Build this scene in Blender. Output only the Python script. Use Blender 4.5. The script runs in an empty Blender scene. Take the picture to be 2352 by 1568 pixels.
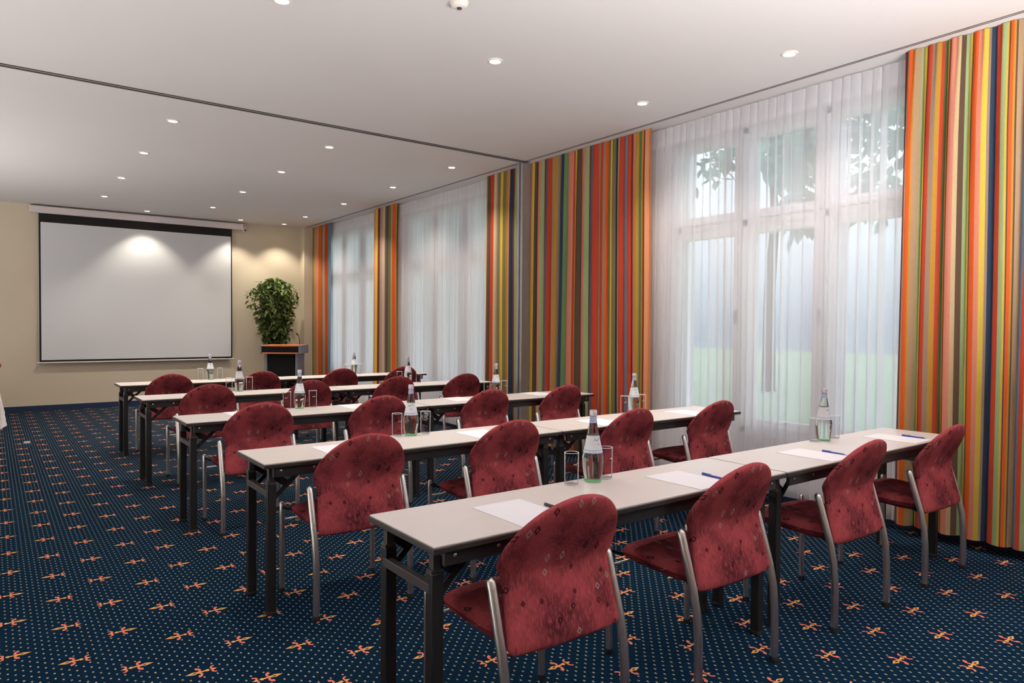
import bpy, bmesh, math, random
from mathutils import Vector, Matrix
C = bpy.context.scene.collection
PI = math.pi
R_ = random.Random(7)

# ------------------------------------------------------------------ colours
def lin(c):
    c = c / 255.0
    return c / 12.92 if c <= 0.04045 else ((c + 0.055) / 1.055) ** 2.4
def rgb(r, g, b): return (lin(r), lin(g), lin(b), 1.0)

# ------------------------------------------------------------------ material helpers
class NT:
    def __init__(s, name):
        s.m = bpy.data.materials.new(name); s.m.use_nodes = True
        s.t = s.m.node_tree; s.t.nodes.clear()
        s.out = s.n('ShaderNodeOutputMaterial')
    def n(s, typ, **kw):
        nd = s.t.nodes.new(typ)
        for k, v in kw.items(): setattr(nd, k, v)
        return nd
    def l(s, a, b): s.t.links.new(a, b)
    def setin(s, sock, v):
        if isinstance(v, bpy.types.NodeSocket): s.l(v, sock)
        else: sock.default_value = v
    def m_(s, op, a, b=None, c=None, clamp=False):
        nd = s.n('ShaderNodeMath', operation=op); nd.use_clamp = clamp
        s.setin(nd.inputs[0], a)
        if b is not None: s.setin(nd.inputs[1], b)
        if c is not None: s.setin(nd.inputs[2], c)
        return nd.outputs[0]
    def mix(s, f, a, b, blend='MIX'):
        nd = s.n('ShaderNodeMix', data_type='RGBA', blend_type=blend)
        s.setin(nd.inputs[0], f); s.setin(nd.inputs[6], a); s.setin(nd.inputs[7], b)
        return nd.outputs[2]
    def noise(s, vec, scale, detail=2.0, rough=0.5):
        nd = s.n('ShaderNodeTexNoise'); nd.inputs['Scale'].default_value = scale
        nd.inputs['Detail'].default_value = detail; nd.inputs['Roughness'].default_value = rough
        if vec is not None: s.l(vec, nd.inputs['Vector'])
        return nd.outputs[0]
    def mapping(s, vec, scale=(1, 1, 1), loc=(0, 0, 0)):
        nd = s.n('ShaderNodeMapping'); nd.inputs['Scale'].default_value = scale; nd.inputs['Location'].default_value = loc
        s.l(vec, nd.inputs['Vector']); return nd.outputs[0]
    def obj(s): return s.n('ShaderNodeTexCoord').outputs['Object']
    def ramp(s, f, a, b):   # smoothstep 0..1 between a and b
        nd = s.n('ShaderNodeMapRange', interpolation_type='SMOOTHSTEP')
        s.setin(nd.inputs[0], f); nd.inputs[1].default_value = a; nd.inputs[2].default_value = b
        return nd.outputs[0]
    def pbsdf(s, col, rough=0.5, metal=0.0, spec=0.5, **kw):
        p = s.n('ShaderNodeBsdfPrincipled')
        s.setin(p.inputs['Base Color'], col); s.setin(p.inputs['Roughness'], rough)
        p.inputs['Metallic'].default_value = metal; p.inputs['Specular IOR Level'].default_value = spec
        for k, v in kw.items(): s.setin(p.inputs[k], v)
        return p
    def bump(s, h, strength=0.2, dist=0.01):
        b = s.n('ShaderNodeBump'); b.inputs['Strength'].default_value = strength; b.inputs['Distance'].default_value = dist
        s.l(h, b.inputs['Height']); return b.outputs[0]
    def done(s, shader):
        s.l(shader, s.out.inputs[0]); return s.m

def simple(name, col, rough=0.5, metal=0.0, spec=0.5, var=0.06, scale=14.0):
    t = NT(name); nz = t.noise(t.obj(), scale, 3)
    dark = tuple(c * (1 - var) for c in col[:3]) + (1,); lite = tuple(min(1, c * (1 + var)) for c in col[:3]) + (1,)
    p = t.pbsdf(t.mix(nz, dark, lite), rough, metal, spec)
    return t.done(p.outputs[0])

# ------------------------------------------------------------------ mesh helpers
class MB:
    def __init__(s): s.v = []; s.f = []
    def quadgrid(s, rows, closed_u=False):
        b = len(s.v); nr, nc = len(rows), len(rows[0])
        for r in rows: s.v.extend(tuple(p) for p in r)
        for i in range(nr - 1):
            for j in range(nc if closed_u else nc - 1):
                k = (j + 1) % nc
                s.f.append((b + i * nc + j, b + i * nc + k, b + (i + 1) * nc + k, b + (i + 1) * nc + j))
        return s
    def box(s, x0, x1, y0, y1, z0, z1, bev=0.0, M=None):
        bm = bmesh.new(); bmesh.ops.create_cube(bm, size=1.0)
        for v in bm.verts:
            v.co = Vector((x0 + (v.co.x + .5) * (x1 - x0), y0 + (v.co.y + .5) * (y1 - y0), z0 + (v.co.z + .5) * (z1 - z0)))
        if bev > 0:
            bmesh.ops.bevel(bm, geom=list(bm.edges), offset=bev, segments=2, affect='EDGES', profile=0.5)
        s.add_bm(bm, M); return s
    def add_bm(s, bm, M=None):
        b = len(s.v); bm.verts.index_update()
        for v in bm.verts: s.v.append(tuple(M @ v.co) if M else tuple(v.co))
        for f in bm.faces: s.f.append(tuple(b + v.index for v in f.verts))
        bm.free()
    def bar(s, a, b, w, h, up=(0, 0, 1), bev=0.0):      # rectangular bar from a to b
        a, b = Vector(a), Vector(b); d = (b - a); L = d.length; d.normalize()
        u = Vector(up); sd = d.cross(u)
        if sd.length < 1e-5: sd = d.cross(Vector((1, 0, 0)))
        sd.normalize(); u = sd.cross(d).normalized()
        M = Matrix((( d.x, sd.x, u.x, a.x), (d.y, sd.y, u.y, a.y), (d.z, sd.z, u.z, a.z), (0, 0, 0, 1)))
        return s.box(0, L, -w / 2, w / 2, -h / 2, h / 2, bev, M)
    def tube(s, pts, r, seg=12, cap=True, dome=False):
        pts = [Vector(p) for p in pts]; n = len(pts); rr = r if isinstance(r, (list, tuple)) else [r] * n
        tang = []
        for i in range(n):
            a = pts[max(0, i - 1)]; b = pts[min(n - 1, i + 1)]; tang.append((b - a).normalized())
        ref = Vector((1, 0, 0)) if abs(tang[0].x) < .8 else Vector((0, 1, 0))
        rows = []
        for i in range(n):
            t = tang[i]; u = (ref - t * ref.dot(t)).normalized(); w = t.cross(u); ref = u
            rows.append([pts[i] + (u * math.cos(2 * PI * k / seg) + w * math.sin(2 * PI * k / seg)) * rr[i] for k in range(seg)])
        if dome:
            last = rows[-1]; c = pts[-1]; t = tang[-1]
            for q in (0.45, 0.8, 0.98):
                rr_ = math.sqrt(max(0.0, 1 - q * q)); rows.append([c + (p - c) * rr_ + t * (q * rr[-1]) for p in last])
        b = len(s.v); s.quadgrid(rows, True)
        if cap:
            s.f.append(tuple(b + k for k in range(seg))[::-1])
            e = b + (len(rows) - 1) * seg; s.f.append(tuple(e + k for k in range(seg)))
        return s
    def lathe(s, prof, seg=24, cx=0, cy=0, capb=False, capt=False):
        rows = [[(cx + r * math.cos(2 * PI * k / seg), cy + r * math.sin(2 * PI * k / seg), z) for k in range(seg)] for r, z in prof]
        b = len(s.v); s.quadgrid(rows, True)
        if capb: s.f.append(tuple(b + k for k in range(seg))[::-1])
        if capt:
            e = b + (len(rows) - 1) * seg; s.f.append(tuple(e + k for k in range(seg)))
        return s
    def build(s, name, mat, parent=None, smooth=False, ang=None):
        me = bpy.data.meshes.new(name); me.from_pydata([tuple(v) for v in s.v], [], s.f); me.validate(); me.update()
        if mat: me.materials.append(mat)
        if smooth:
            for p in me.polygons: p.use_smooth = True
            if ang is not None:
                try: me.set_sharp_from_angle(angle=ang)
                except Exception: pass
        o = bpy.data.objects.new(name, me); C.objects.link(o)
        if parent is not None: o.parent = parent
        return o

def fixn(o):
    bm = bmesh.new(); bm.from_mesh(o.data); bmesh.ops.remove_doubles(bm, verts=bm.verts, dist=1e-5)
    bmesh.ops.recalc_face_normals(bm, faces=bm.faces); bm.to_mesh(o.data); bm.free(); return o
def tag(o, label=None, cat=None, group=None, kind=None):
    if label: o['label'] = label
    if cat: o['category'] = cat
    if group: o['group'] = group
    if kind: o['kind'] = kind
    return o
def empty(name, loc=(0, 0, 0), rz=0.0, **kw):
    o = bpy.data.objects.new(name, None); C.objects.link(o); o.empty_display_size = 0.1
    o.location = loc; o.rotation_euler = (0, 0, rz); return tag(o, **kw)
def copy_tree(o, parent=None):
    c = o.copy(); C.objects.link(c)
    for k in ('label', 'group'):
        if parent is None and k in c: del c[k]
    if parent is not None: c.parent = parent
    for ch in list(o.children): copy_tree(ch, c)
    return c

# ------------------------------------------------------------------ measured layout (metres)
H = 3.224; YF = 13.176; XC = 4.865; XW = 5.05
YB = -2.6; XL = -3.4

# ================================================================== MATERIALS
def mat_carpet():
    t = NT('carpet_fleur'); sep = t.n('ShaderNodeSeparateXYZ'); t.l(t.obj(), sep.inputs[0])
    X, Y = sep.outputs[0], sep.outputs[1]
    dx, dy = 0.1972, 0.1995
    gx = t.m_('DIVIDE', t.m_('SUBTRACT', X, 0.069), dx); gy = t.m_('DIVIDE', t.m_('SUBTRACT', Y, 3.524), dy)
    # checkerboard lattice -> nearest centre
    p = t.m_('MULTIPLY', t.m_('ADD', gx, gy), .5); q = t.m_('MULTIPLY', t.m_('SUBTRACT', gx, gy), .5)
    # two sub-lattices, even/odd columns
    def sub(off):
        ux = t.m_('DIVIDE', t.m_('SUBTRACT', gx, off), 2.0); uy = t.m_('DIVIDE', t.m_('SUBTRACT', gy, off), 2.0)
        fx = t.m_('SUBTRACT', ux, t.m_('ROUND', ux)); fy = t.m_('SUBTRACT', uy, t.m_('ROUND', uy))
        return t.m_('MULTIPLY', fx, 2 * dx), t.m_('MULTIPLY', fy, 2 * dy)
    ex, ey = sub(0.0); ox, oy = sub(1.0)
    ox = t.m_('MULTIPLY', ox, -1.0)
    inE = t.m_('LESS_THAN', t.m_('ADD', t.m_('POWER', ex, 2), t.m_('POWER', ey, 2)), t.m_('ADD', t.m_('POWER', ox, 2), t.m_('POWER', oy, 2)))
    def pick(a, b): return t.m_('ADD', t.m_('MULTIPLY', a, inE), t.m_('MULTIPLY', b, t.m_('SUBTRACT', 1.0, inE)))
    u = pick(ex, ox); v = t.m_('ABSOLUTE', pick(ey, oy))
    def rhomb(cx, a, b):
        return t.m_('ADD', t.m_('DIVIDE', t.m_('ABSOLUTE', t.m_('SUBTRACT', u, cx)), a), t.m_('DIVIDE', v, b))
    def lt(a, b): return t.m_('LESS_THAN', a, b)
    def mx(*a):
        r = a[0]
        for k in a[1:]: r = t.m_('MAXIMUM', r, k)
        return r
    def ring(cx, cy, r, w):
        d = t.m_('SQRT', t.m_('ADD', t.m_('POWER', t.m_('SUBTRACT', u, cx), 2), t.m_('POWER', t.m_('SUBTRACT', v, cy), 2)))
        return lt(t.m_('ABSOLUTE', t.m_('SUBTRACT', d, r)), w)
    petal = lt(rhomb(.030, .030, .0125), 1.0); hole = lt(rhomb(.027, .011, .0048), 1.0)
    petal = t.m_('SUBTRACT', petal, hole, clamp=True)
    # side petals: arc curling outward
    arcA = t.m_('MULTIPLY', ring(.024, .019, .0215, .0045), t.m_('MULTIPLY', lt(u, .017), t.m_('GREATER_THAN', v, .004)))
    tipA = lt(t.m_('SQRT', t.m_('ADD', t.m_('POWER', t.m_('SUBTRACT', u, .010), 2), t.m_('POWER', t.m_('SUBTRACT', v, .032), 2))), .008)
    arcB = t.m_('MULTIPLY', ring(-.052, .014, .0135, .0040), t.m_('MULTIPLY', t.m_('GREATER_THAN', u, -.053), t.m_('GREATER_THAN', v, .004)))
    stem = t.m_('MULTIPLY', lt(v, .0045), t.m_('MULTIPLY', t.m_('GREATER_THAN', u, -.030), lt(u, .004)))
    band = t.m_('MULTIPLY', lt(v, .0085), lt(t.m_('ABSOLUTE', t.m_('SUBTRACT', u, -.022)), .0045))
    tail = lt(rhomb(-.046, .013, .006), 1.0)
    yel = mx(petal, stem, band, tail); pnk = mx(arcA, tipA, arcB)
    motif = mx(yel, pnk)
    # pin dots on the fine lattice
    f = dx / 8.0; g = dy / 8.0
    hx = t.m_('DIVIDE', t.m_('SUBTRACT', X, .069), f); hy = t.m_('DIVIDE', t.m_('SUBTRACT', Y, 3.524), g)
    def dsub(off):
        a = t.m_('DIVIDE', t.m_('SUBTRACT', hx, off), 2.0); b = t.m_('DIVIDE', t.m_('SUBTRACT', hy, off), 2.0)
        a = t.m_('MULTIPLY', t.m_('SUBTRACT', a, t.m_('ROUND', a)), 2 * f); b = t.m_('MULTIPLY', t.m_('SUBTRACT', b, t.m_('ROUND', b)), 2 * g)
        return lt(t.m_('MAXIMUM', t.m_('ABSOLUTE', a), t.m_('MULTIPLY', t.m_('ABSOLUTE', b), .62)), .0033)
    dots = t.m_('MAXIMUM', dsub(0.0), dsub(1.0))
    far = t.m_('GREATER_THAN', t.m_('SQRT', t.m_('ADD', t.m_('POWER', u, 2), t.m_('POWER', t.m_('MULTIPLY', v, 1.25), 2))), .058)
    dots = t.m_('MULTIPLY', dots, far)
    base = t.mix(t.noise(t.obj(), 90.0, 3), rgb(9, 27, 46), rgb(16, 40, 65))
    base = t.mix(t.m_('MULTIPLY', t.noise(t.obj(), 1.3, 2), .35), base, rgb(18, 52, 70))
    c = t.mix(dots, base, rgb(170, 165, 140))
    c = t.mix(pnk, c, rgb(236, 130, 108)); c = t.mix(yel, c, rgb(238, 182, 104))
    nz = t.noise(t.obj(), 700.0, 1)
    c = t.mix(t.m_('MULTIPLY', nz, .35), c, rgb(5, 10, 18))
    p = t.pbsdf(c, .98, spec=.02, Normal=t.bump(nz, .2, .002))
    return t.done(p.outputs[0])

def mat_fabric_red():
    t = NT('chair_fabric'); o = t.obj()
    st = t.noise(t.mapping(o, (220, 220, 14)), 1.0, 2)
    big = t.noise(t.mapping(o, (6, 6, 4.5)), 1.0, 4, .6)
    c = t.mix(t.ramp(big, .35, .68), rgb(146, 62, 68), rgb(76, 32, 40))
    c = t.mix(t.m_('MULTIPLY', t.ramp(st, .42, .72), .55), c, rgb(166, 78, 78))
    flat = .6; spx = t.n('ShaderNodeSeparateXYZ'); t.l(o, spx.inputs[0])
    def gem(scale, loc, rin, rout, thr, col, c, amt):
        vo = t.n('ShaderNodeTexVoronoi', distance='MANHATTAN', feature='F1', voronoi_dimensions='2D'); vo.inputs['Scale'].default_value = 1.0; vo.inputs['Randomness'].default_value = .7
        cx = t.n('ShaderNodeCombineXYZ'); t.l(t.m_('MULTIPLY_ADD', spx.outputs[0], scale, loc[0]), cx.inputs[0]); t.l(t.m_('MULTIPLY_ADD', t.m_('ADD', spx.outputs[2], t.m_('MULTIPLY', spx.outputs[1], flat)), scale * .8, loc[2]), cx.inputs[1])
        t.l(cx.outputs[0], vo.inputs['Vector'])
        d = vo.outputs['Distance']; s = t.n('ShaderNodeSeparateColor'); t.l(vo.outputs['Color'], s.inputs[0])
        on = t.m_('GREATER_THAN', s.outputs[0], thr)
        m = t.m_('MULTIPLY', t.m_('MULTIPLY', t.m_('GREATER_THAN', d, rin), t.m_('LESS_THAN', d, rout)), on)
        return t.mix(t.m_('MULTIPLY', m, amt), c, col)
    c = gem(19, (0, 0, 0), .10, .20, .80, rgb(150, 128, 122), c, .75)
    c = gem(17, (3.3, 0, 1.7), .07, .18, .80, rgb(48, 18, 24), c, .85)
    c = gem(15, (7.1, 0, 4.2), -.1, .14, .83, rgb(58, 22, 26), c, .8)
    # small horizontal hatching in random patches
    sp = t.n('ShaderNodeSeparateXYZ'); t.l(o, sp.inputs[0])
    hz = t.m_('LESS_THAN', t.m_('FRACT', t.m_('MULTIPLY', sp.outputs[2], 150.0)), .4)
    pt = t.ramp(t.noise(t.mapping(o, (14, .001, 14)), 1.0, 1), .58, .66)
    c = t.mix(t.m_('MULTIPLY', t.m_('MULTIPLY', hz, pt), .55), c, rgb(66, 24, 30))
    wv = t.noise(o, 420.0, 2)
    p = t.pbsdf(c, .92, spec=.06, Normal=t.bump(wv, .3, .002))
    return t.done(p.outputs[0])

def mat_curtain():
    t = NT('striped_curtain'); a = t.n('ShaderNodeAttribute', attribute_name='stripe'); o = t.obj()
    w = t.noise(t.mapping(o, (300, 300, 40)), 1.0, 2); w2 = t.noise(t.mapping(o, (8, 8, 1.5)), 1.0, 3)
    c = t.mix(t.m_('MULTIPLY', w, .30), a.outputs['Color'], (0.02, 0.015, 0.01, 1))
    c = t.mix(t.m_('MULTIPLY', w2, .18), c, (0.05, 0.03, 0.02, 1))
    d = t.pbsdf(c, .85, spec=.2, Normal=t.bump(w, .3, .002))
    tr = t.n('ShaderNodeBsdfTranslucent'); t.l(a.outputs['Color'], tr.inputs[0])
    mx = t.n('ShaderNodeMixShader'); mx.inputs[0].default_value = .12
    t.l(d.outputs[0], mx.inputs[1]); t.l(tr.outputs[0], mx.inputs[2])
    return t.done(mx.outputs[0])

def mat_sheer():
    t = NT('sheer_voile'); a = t.n('ShaderNodeAttribute', attribute_name='weave'); o = t.obj()
    w = t.noise(t.mapping(o, (200, 260, 5)), 1.0, 2)
    col = t.mix(w, rgb(243, 243, 248), rgb(250, 250, 253))
    d = t.n('ShaderNodeBsdfDiffuse'); t.l(col, d.inputs[0])
    tl = t.n('ShaderNodeBsdfTranslucent'); t.l(col, tl.inputs[0])
    m1 = t.n('ShaderNodeMixShader'); m1.inputs[0].default_value = .62; t.l(d.outputs[0], m1.inputs[1]); t.l(tl.outputs[0], m1.inputs[2])
    tp = t.n('ShaderNodeBsdfTransparent')
    m2 = t.n('ShaderNodeMixShader')
    t.l(t.m_('ADD', a.outputs['Fac'], t.m_('MULTIPLY', t.m_('SUBTRACT', w, .5), .12), clamp=True), m2.inputs[0])
    t.l(tp.outputs[0], m2.inputs[1]); t.l(m1.outputs[0], m2.inputs[2])
    return t.done(m2.outputs[0])

def mat_pane(name='window_glass', tint=(.93, .97, .97, 1)):
    t = NT(name); fr = t.n('ShaderNodeFresnel'); fr.inputs[0].default_value = 1.45
    tp = t.n('ShaderNodeBsdfTransparent'); tp.inputs[0].default_value = tint
    g = t.n('ShaderNodeBsdfGlossy'); g.inputs['Roughness'].default_value = .02
    m = t.n('ShaderNodeMixShader'); t.l(fr.outputs[0], m.inputs[0]); t.l(tp.outputs[0], m.inputs[1]); t.l(g.outputs[0], m.inputs[2])
    return t.done(m.outputs[0])

def mat_glass_solid(name, col, ior):
    t = NT(name); g = t.n('ShaderNodeBsdfGlass'); g.inputs['Color'].default_value = col; g.inputs['IOR'].default_value = ior; g.inputs['Roughness'].default_value = .0
    return t.done(g.outputs[0])

def mat_emit(name, col, s):
    t = NT(name); e = t.n('ShaderNodeEmission'); e.inputs[0].default_value = col; e.inputs[1].default_value = s
    return t.done(e.outputs[0])

def mat_plaster(name, a, b, rough=.9, scale=.8):
    t = NT(name); o = t.obj()
    c = t.mix(t.noise(o, scale, 3), a, b); f = t.noise(o, 160.0, 2)
    p = t.pbsdf(c, rough, spec=.2, Normal=t.bump(f, .08, .002)); return t.done(p.outputs[0])

M = {}
M['carpet'] = mat_carpet(); M['red'] = mat_fabric_red(); M['curtain'] = mat_curtain(); M['sheer'] = mat_sheer()
M['pane'] = mat_pane()
M['ceiling'] = mat_plaster('ceiling_paint', rgb(210, 207, 206), rgb(217, 214, 213))
M['wall'] = mat_plaster('wall_paint_cream', rgb(206, 194, 172), rgb(213, 202, 181))
M['partition'] = mat_plaster('unseen_rear_wall_brown', rgb(96, 84, 74), rgb(108, 95, 84))  # unseen rear wall, dark colour added to cut frontal light on chair backs
M['white_wall'] = mat_plaster('wall_paint_white', rgb(226, 224, 226), rgb(233, 232, 234))
M['navy_trim'] = simple('baseboard_navy', rgb(18, 40, 78), .7)
M['chrome'] = simple('chrome', (.76, .74, .74, 1), .31, 1.0, var=.03)
M['black_metal'] = simple('black_enamel_steel', rgb(30, 29, 30), .38, .0, .5)
M['rail_metal'] = simple('dark_grey_steel', rgb(84, 81, 82), .33, .3, .5)
M['rubber'] = simple('black_rubber', rgb(20, 20, 22), .7)
M['bolt'] = simple('zinc_bolt', (.75, .73, .72, 1), .25, 1.0)
M['alu'] = simple('aluminium_profile', rgb(176, 174, 178), .38, .6)
M['dark_gap'] = simple('track_groove', rgb(70, 62, 58), .7)
M['edge'] = simple('table_edge_band', rgb(38, 33, 31), .4)
M['paper'] = simple('white_paper', rgb(240, 238, 246), .8, var=.01)
M['blue_pen'] = simple('blue_plastic', rgb(28, 52, 140), .3)
M['black_pen'] = simple('black_plastic', rgb(28, 28, 32), .35)
M['screen_white'] = simple('screen_cloth_white', rgb(210, 212, 216), .5, var=.01)
M['screen_black'] = simple('screen_cloth_black', rgb(20, 17, 16), .8)
M['case_white'] = simple('screen_case_white', rgb(214, 205, 205), .4)
M['upvc'] = simple('window_frame_white', rgb(228, 228, 232), .4, var=.01)
M['leaf'] = None
M['label'] = None
M['wood'] = simple('cherry_wood_trim', rgb(205, 112, 58), .4, var=.2, scale=30)
M['lect_black'] = simple('lectern_black_panel', rgb(17, 17, 19), .75, spec=.2)
M['lect_grey'] = simple('lectern_grey_metal', rgb(120, 124, 136), .4, .3)
M['pot'] = simple('ochre_pot', rgb(196, 140, 60), .5)
M['soil'] = simple('potting_soil', rgb(50, 36, 26), .95, var=.3, scale=80)
M['bark'] = simple('bark_brown', rgb(84, 62, 44), .9, var=.3, scale=40)
M['cloth'] = simple('white_table_linen', rgb(238, 236, 236), .85, var=.02)
M['lens'] = mat_emit('spot_lens', (1.0, .86, .66, 1), 22.0)
M['spot_ring'] = simple('spot_trim_white', rgb(228, 222, 214), .35)
M['cap'] = simple('bottle_cap', rgb(216, 208, 216), .35, .4)
M['bottle'] = mat_glass_solid('bottle_glass_water', (.94, .985, .955, 1), 1.36)
def mat_tumbler():
    t = NT('tumbler_glass'); fr = t.n('ShaderNodeFresnel'); fr.inputs[0].default_value = 1.14
    tp = t.n('ShaderNodeBsdfTransparent'); tp.inputs[0].default_value = (.95, .955, .96, 1)
    g = t.n('ShaderNodeBsdfGlossy'); g.inputs['Roughness'].default_value = .03
    d = t.n('ShaderNodeBsdfDiffuse'); d.inputs[0].default_value = (.85, .84, .86, 1)  # white diffuse stands in for bright reflections along the glass edges
    a = t.n('ShaderNodeMixShader'); a.inputs[0].default_value = .5; t.l(g.outputs[0], a.inputs[1]); t.l(d.outputs[0], a.inputs[2])
    m = t.n('ShaderNodeMixShader'); t.l(fr.outputs[0], m.inputs[0]); t.l(tp.outputs[0], m.inputs[1]); t.l(a.outputs[0], m.inputs[2])
    return t.done(m.outputs[0])
M['tumbler'] = mat_tumbler()
M['bottle_base'] = simple('green_glass_base', rgb(128, 205, 140), .15)
M['print_blue'] = simple('label_print_blue', rgb(92, 112, 160), .6); M['neck'] = simple('neck_label_pale_blue', rgb(164, 172, 206), .5, var=.25, scale=90)
M['print_pink'] = simple('label_print_pink', rgb(214, 160, 178), .6)
M['print_white'] = simple('glass_print_white', rgb(225, 222, 226), .6)

def mat_laminate():
    t = NT('table_laminate'); o = t.obj()
    c = t.mix(t.noise(t.mapping(o, (3, 9, 3)), 1.0, 3), rgb(213, 205, 203), rgb(221, 214, 212))
    p = t.pbsdf(c, .34, spec=.5); return t.done(p.outputs[0])
M['laminate'] = mat_laminate()
def mat_label():
    t = NT('bottle_label_paper'); sep = t.n('ShaderNodeSeparateXYZ'); t.l(t.obj(), sep.inputs[0])
    z = sep.outputs[2]
    c = t.mix(t.m_('LESS_THAN', t.m_('ABSOLUTE', t.m_('SUBTRACT', z, .1315)), .0018), rgb(222, 226, 232), rgb(150, 172, 200))
    c = t.mix(t.m_('LESS_THAN', z, .1285), c, rgb(196, 208, 224))
    p = t.pbsdf(c, .6); return t.done(p.outputs[0])
M['label'] = mat_label()
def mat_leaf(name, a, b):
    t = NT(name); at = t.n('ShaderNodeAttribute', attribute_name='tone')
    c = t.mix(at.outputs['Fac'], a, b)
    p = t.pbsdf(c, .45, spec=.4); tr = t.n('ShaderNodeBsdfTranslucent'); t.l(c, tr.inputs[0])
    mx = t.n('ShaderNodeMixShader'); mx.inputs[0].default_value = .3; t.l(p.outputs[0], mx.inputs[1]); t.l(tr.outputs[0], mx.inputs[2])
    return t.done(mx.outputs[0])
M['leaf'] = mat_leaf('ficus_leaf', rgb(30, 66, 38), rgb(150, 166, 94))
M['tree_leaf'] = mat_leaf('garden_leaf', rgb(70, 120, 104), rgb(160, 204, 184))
M['lawn'] = mat_plaster('lawn_grass', rgb(92, 112, 92), rgb(112, 130, 106), .95, 3.0)
M['terrace'] = mat_plaster('terrace_stone', rgb(150, 152, 158), rgb(166, 168, 174), .9, 2.0)

# ================================================================== THE SETTING
def struct(name, mb, mat): return tag(mb.build(name, mat), kind='structure')
struct('floor', MB().box(XL, 5.35, YB, YF + .2, -.12, 0), M['carpet'])
struct('ceiling', MB().box(XL, 5.35, YB, YF + .2, H, H + .15), M['ceiling'])
struct('wall_far', MB().box(XL, 5.35, YF, YF + .2, 0, H), M['wall'])
struct('wall_left', MB().box(XL - .15, XL, YB, YF + .2, 0, H), M['wall'])
struct('wall_rear', MB().box(XL - .15, 5.35, YB - .15, YB, 0, H), M['partition'])
struct('baseboard_far', MB().box(XL, 4.76, YF - .016, YF, 0, .087, .003), M['navy_trim'])
WIN = [(2.08, 4.27, 3), (6.9, 9.24, 3), (10.1, 12.3, 3)]
Z0, Z1 = .5, 3.06
def wall_right():
    mb = MB(); y = YB
    for a, b, n in WIN:
        mb.box(XW, XW + .3, y, a, 0, H); mb.box(XW, XW + .3, a, b, 0, Z0); mb.box(XW, XW + .3, a, b, Z1, H); y = b
    mb.box(XW, XW + .3, y, YF, 0, H)
    return struct('wall_right', mb, M['white_wall'])
wall_right()
struct('wall_pier', MB().box(4.76, XW, 12.93, YF, 0, H), M['wall'])
struct('baseboard_right', MB().box(XW - .016, XW, YB, 12.93, 0, .09, .003), M['navy_trim'])
# ceiling track of the folding partition and its wall jamb
struct('trim_1', MB().box(XL, XC, 6.180, 6.192, H - .006, H + .01).box(XL, XC, 6.222, 6.246, H - .006, H + .01), M['dark_gap'])
jm = MB().box(4.80, XW, 6.235, 6.272, 0, H, .004).box(4.835, XW, 6.272, 6.30, 0, H).box(4.80, XW, 6.30, 6.342, 0, H, .004)
struct('trim_2', jm, M['alu'])
struct('trim_3', MB().box(4.796, 4.802, YB, 12.93, H - .003, H + .01).box(4.818, 4.823, YB, 12.93, H - .003, H + .01), M['dark_gap'])

def window(i, a, b, n):
    fx0, fx1 = XW + .05, XW + .12
    fr = MB(); w = (b - a) / n
    fr.box(fx0, fx1, a, a + .05, Z0, Z1).box(fx0, fx1, b - .05, b, Z0, Z1).box(fx0, fx1, a, b, Z0, Z0 + .05).box(fx0, fx1, a, b, Z1 - .05, Z1)
    for k in range(1, n): fr.box(fx0, fx1, a + k * w - .03, a + k * w + .03, Z0, Z1)
    fr.box(fx0, fx1, a, b, 2.235, 2.29)
    root = tag(fr.build('window_%d' % i, M['upvc']), kind='structure')
    for k in range(n):
        y0, y1 = a + k * w + .036, a + (k + 1) * w - .036
        for z0, z1 in ((Z0 + .055, 2.232), (2.295, Z1 - .045)):
            s = MB(); q = .068; x0, x1 = fx0 - .012, fx1 - .02
            s.box(x0, x1, y0, y0 + q, z0, z1, .004).box(x0, x1, y1 - q, y1, z0, z1, .004).box(x0, x1, y0 + q, y1 - q, z0, z0 + q, .004).box(x0, x1, y0 + q, y1 - q, z1 - q, z1, .004)
            so = s.build('sash', M['upvc'], root)
            MB().box(fx0 + .025, fx0 + .03, y0 + q - .004, y1 - q + .004, z0 + q - .004, z1 - q + .004).build('pane', M['pane'], so)
        h = MB().box(fx0 - .03, fx0 - .012, y0 + .018, y0 + .046, 1.47, 1.53, .004).box(fx0 - .045, fx0 - .03, y0 + .022, y0 + .040, 1.40, 1.52, .004)
        h.build('handle', M['alu'], root)
for i, (a, b, n) in enumerate(WIN): window(i + 1, a, b, n)

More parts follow.
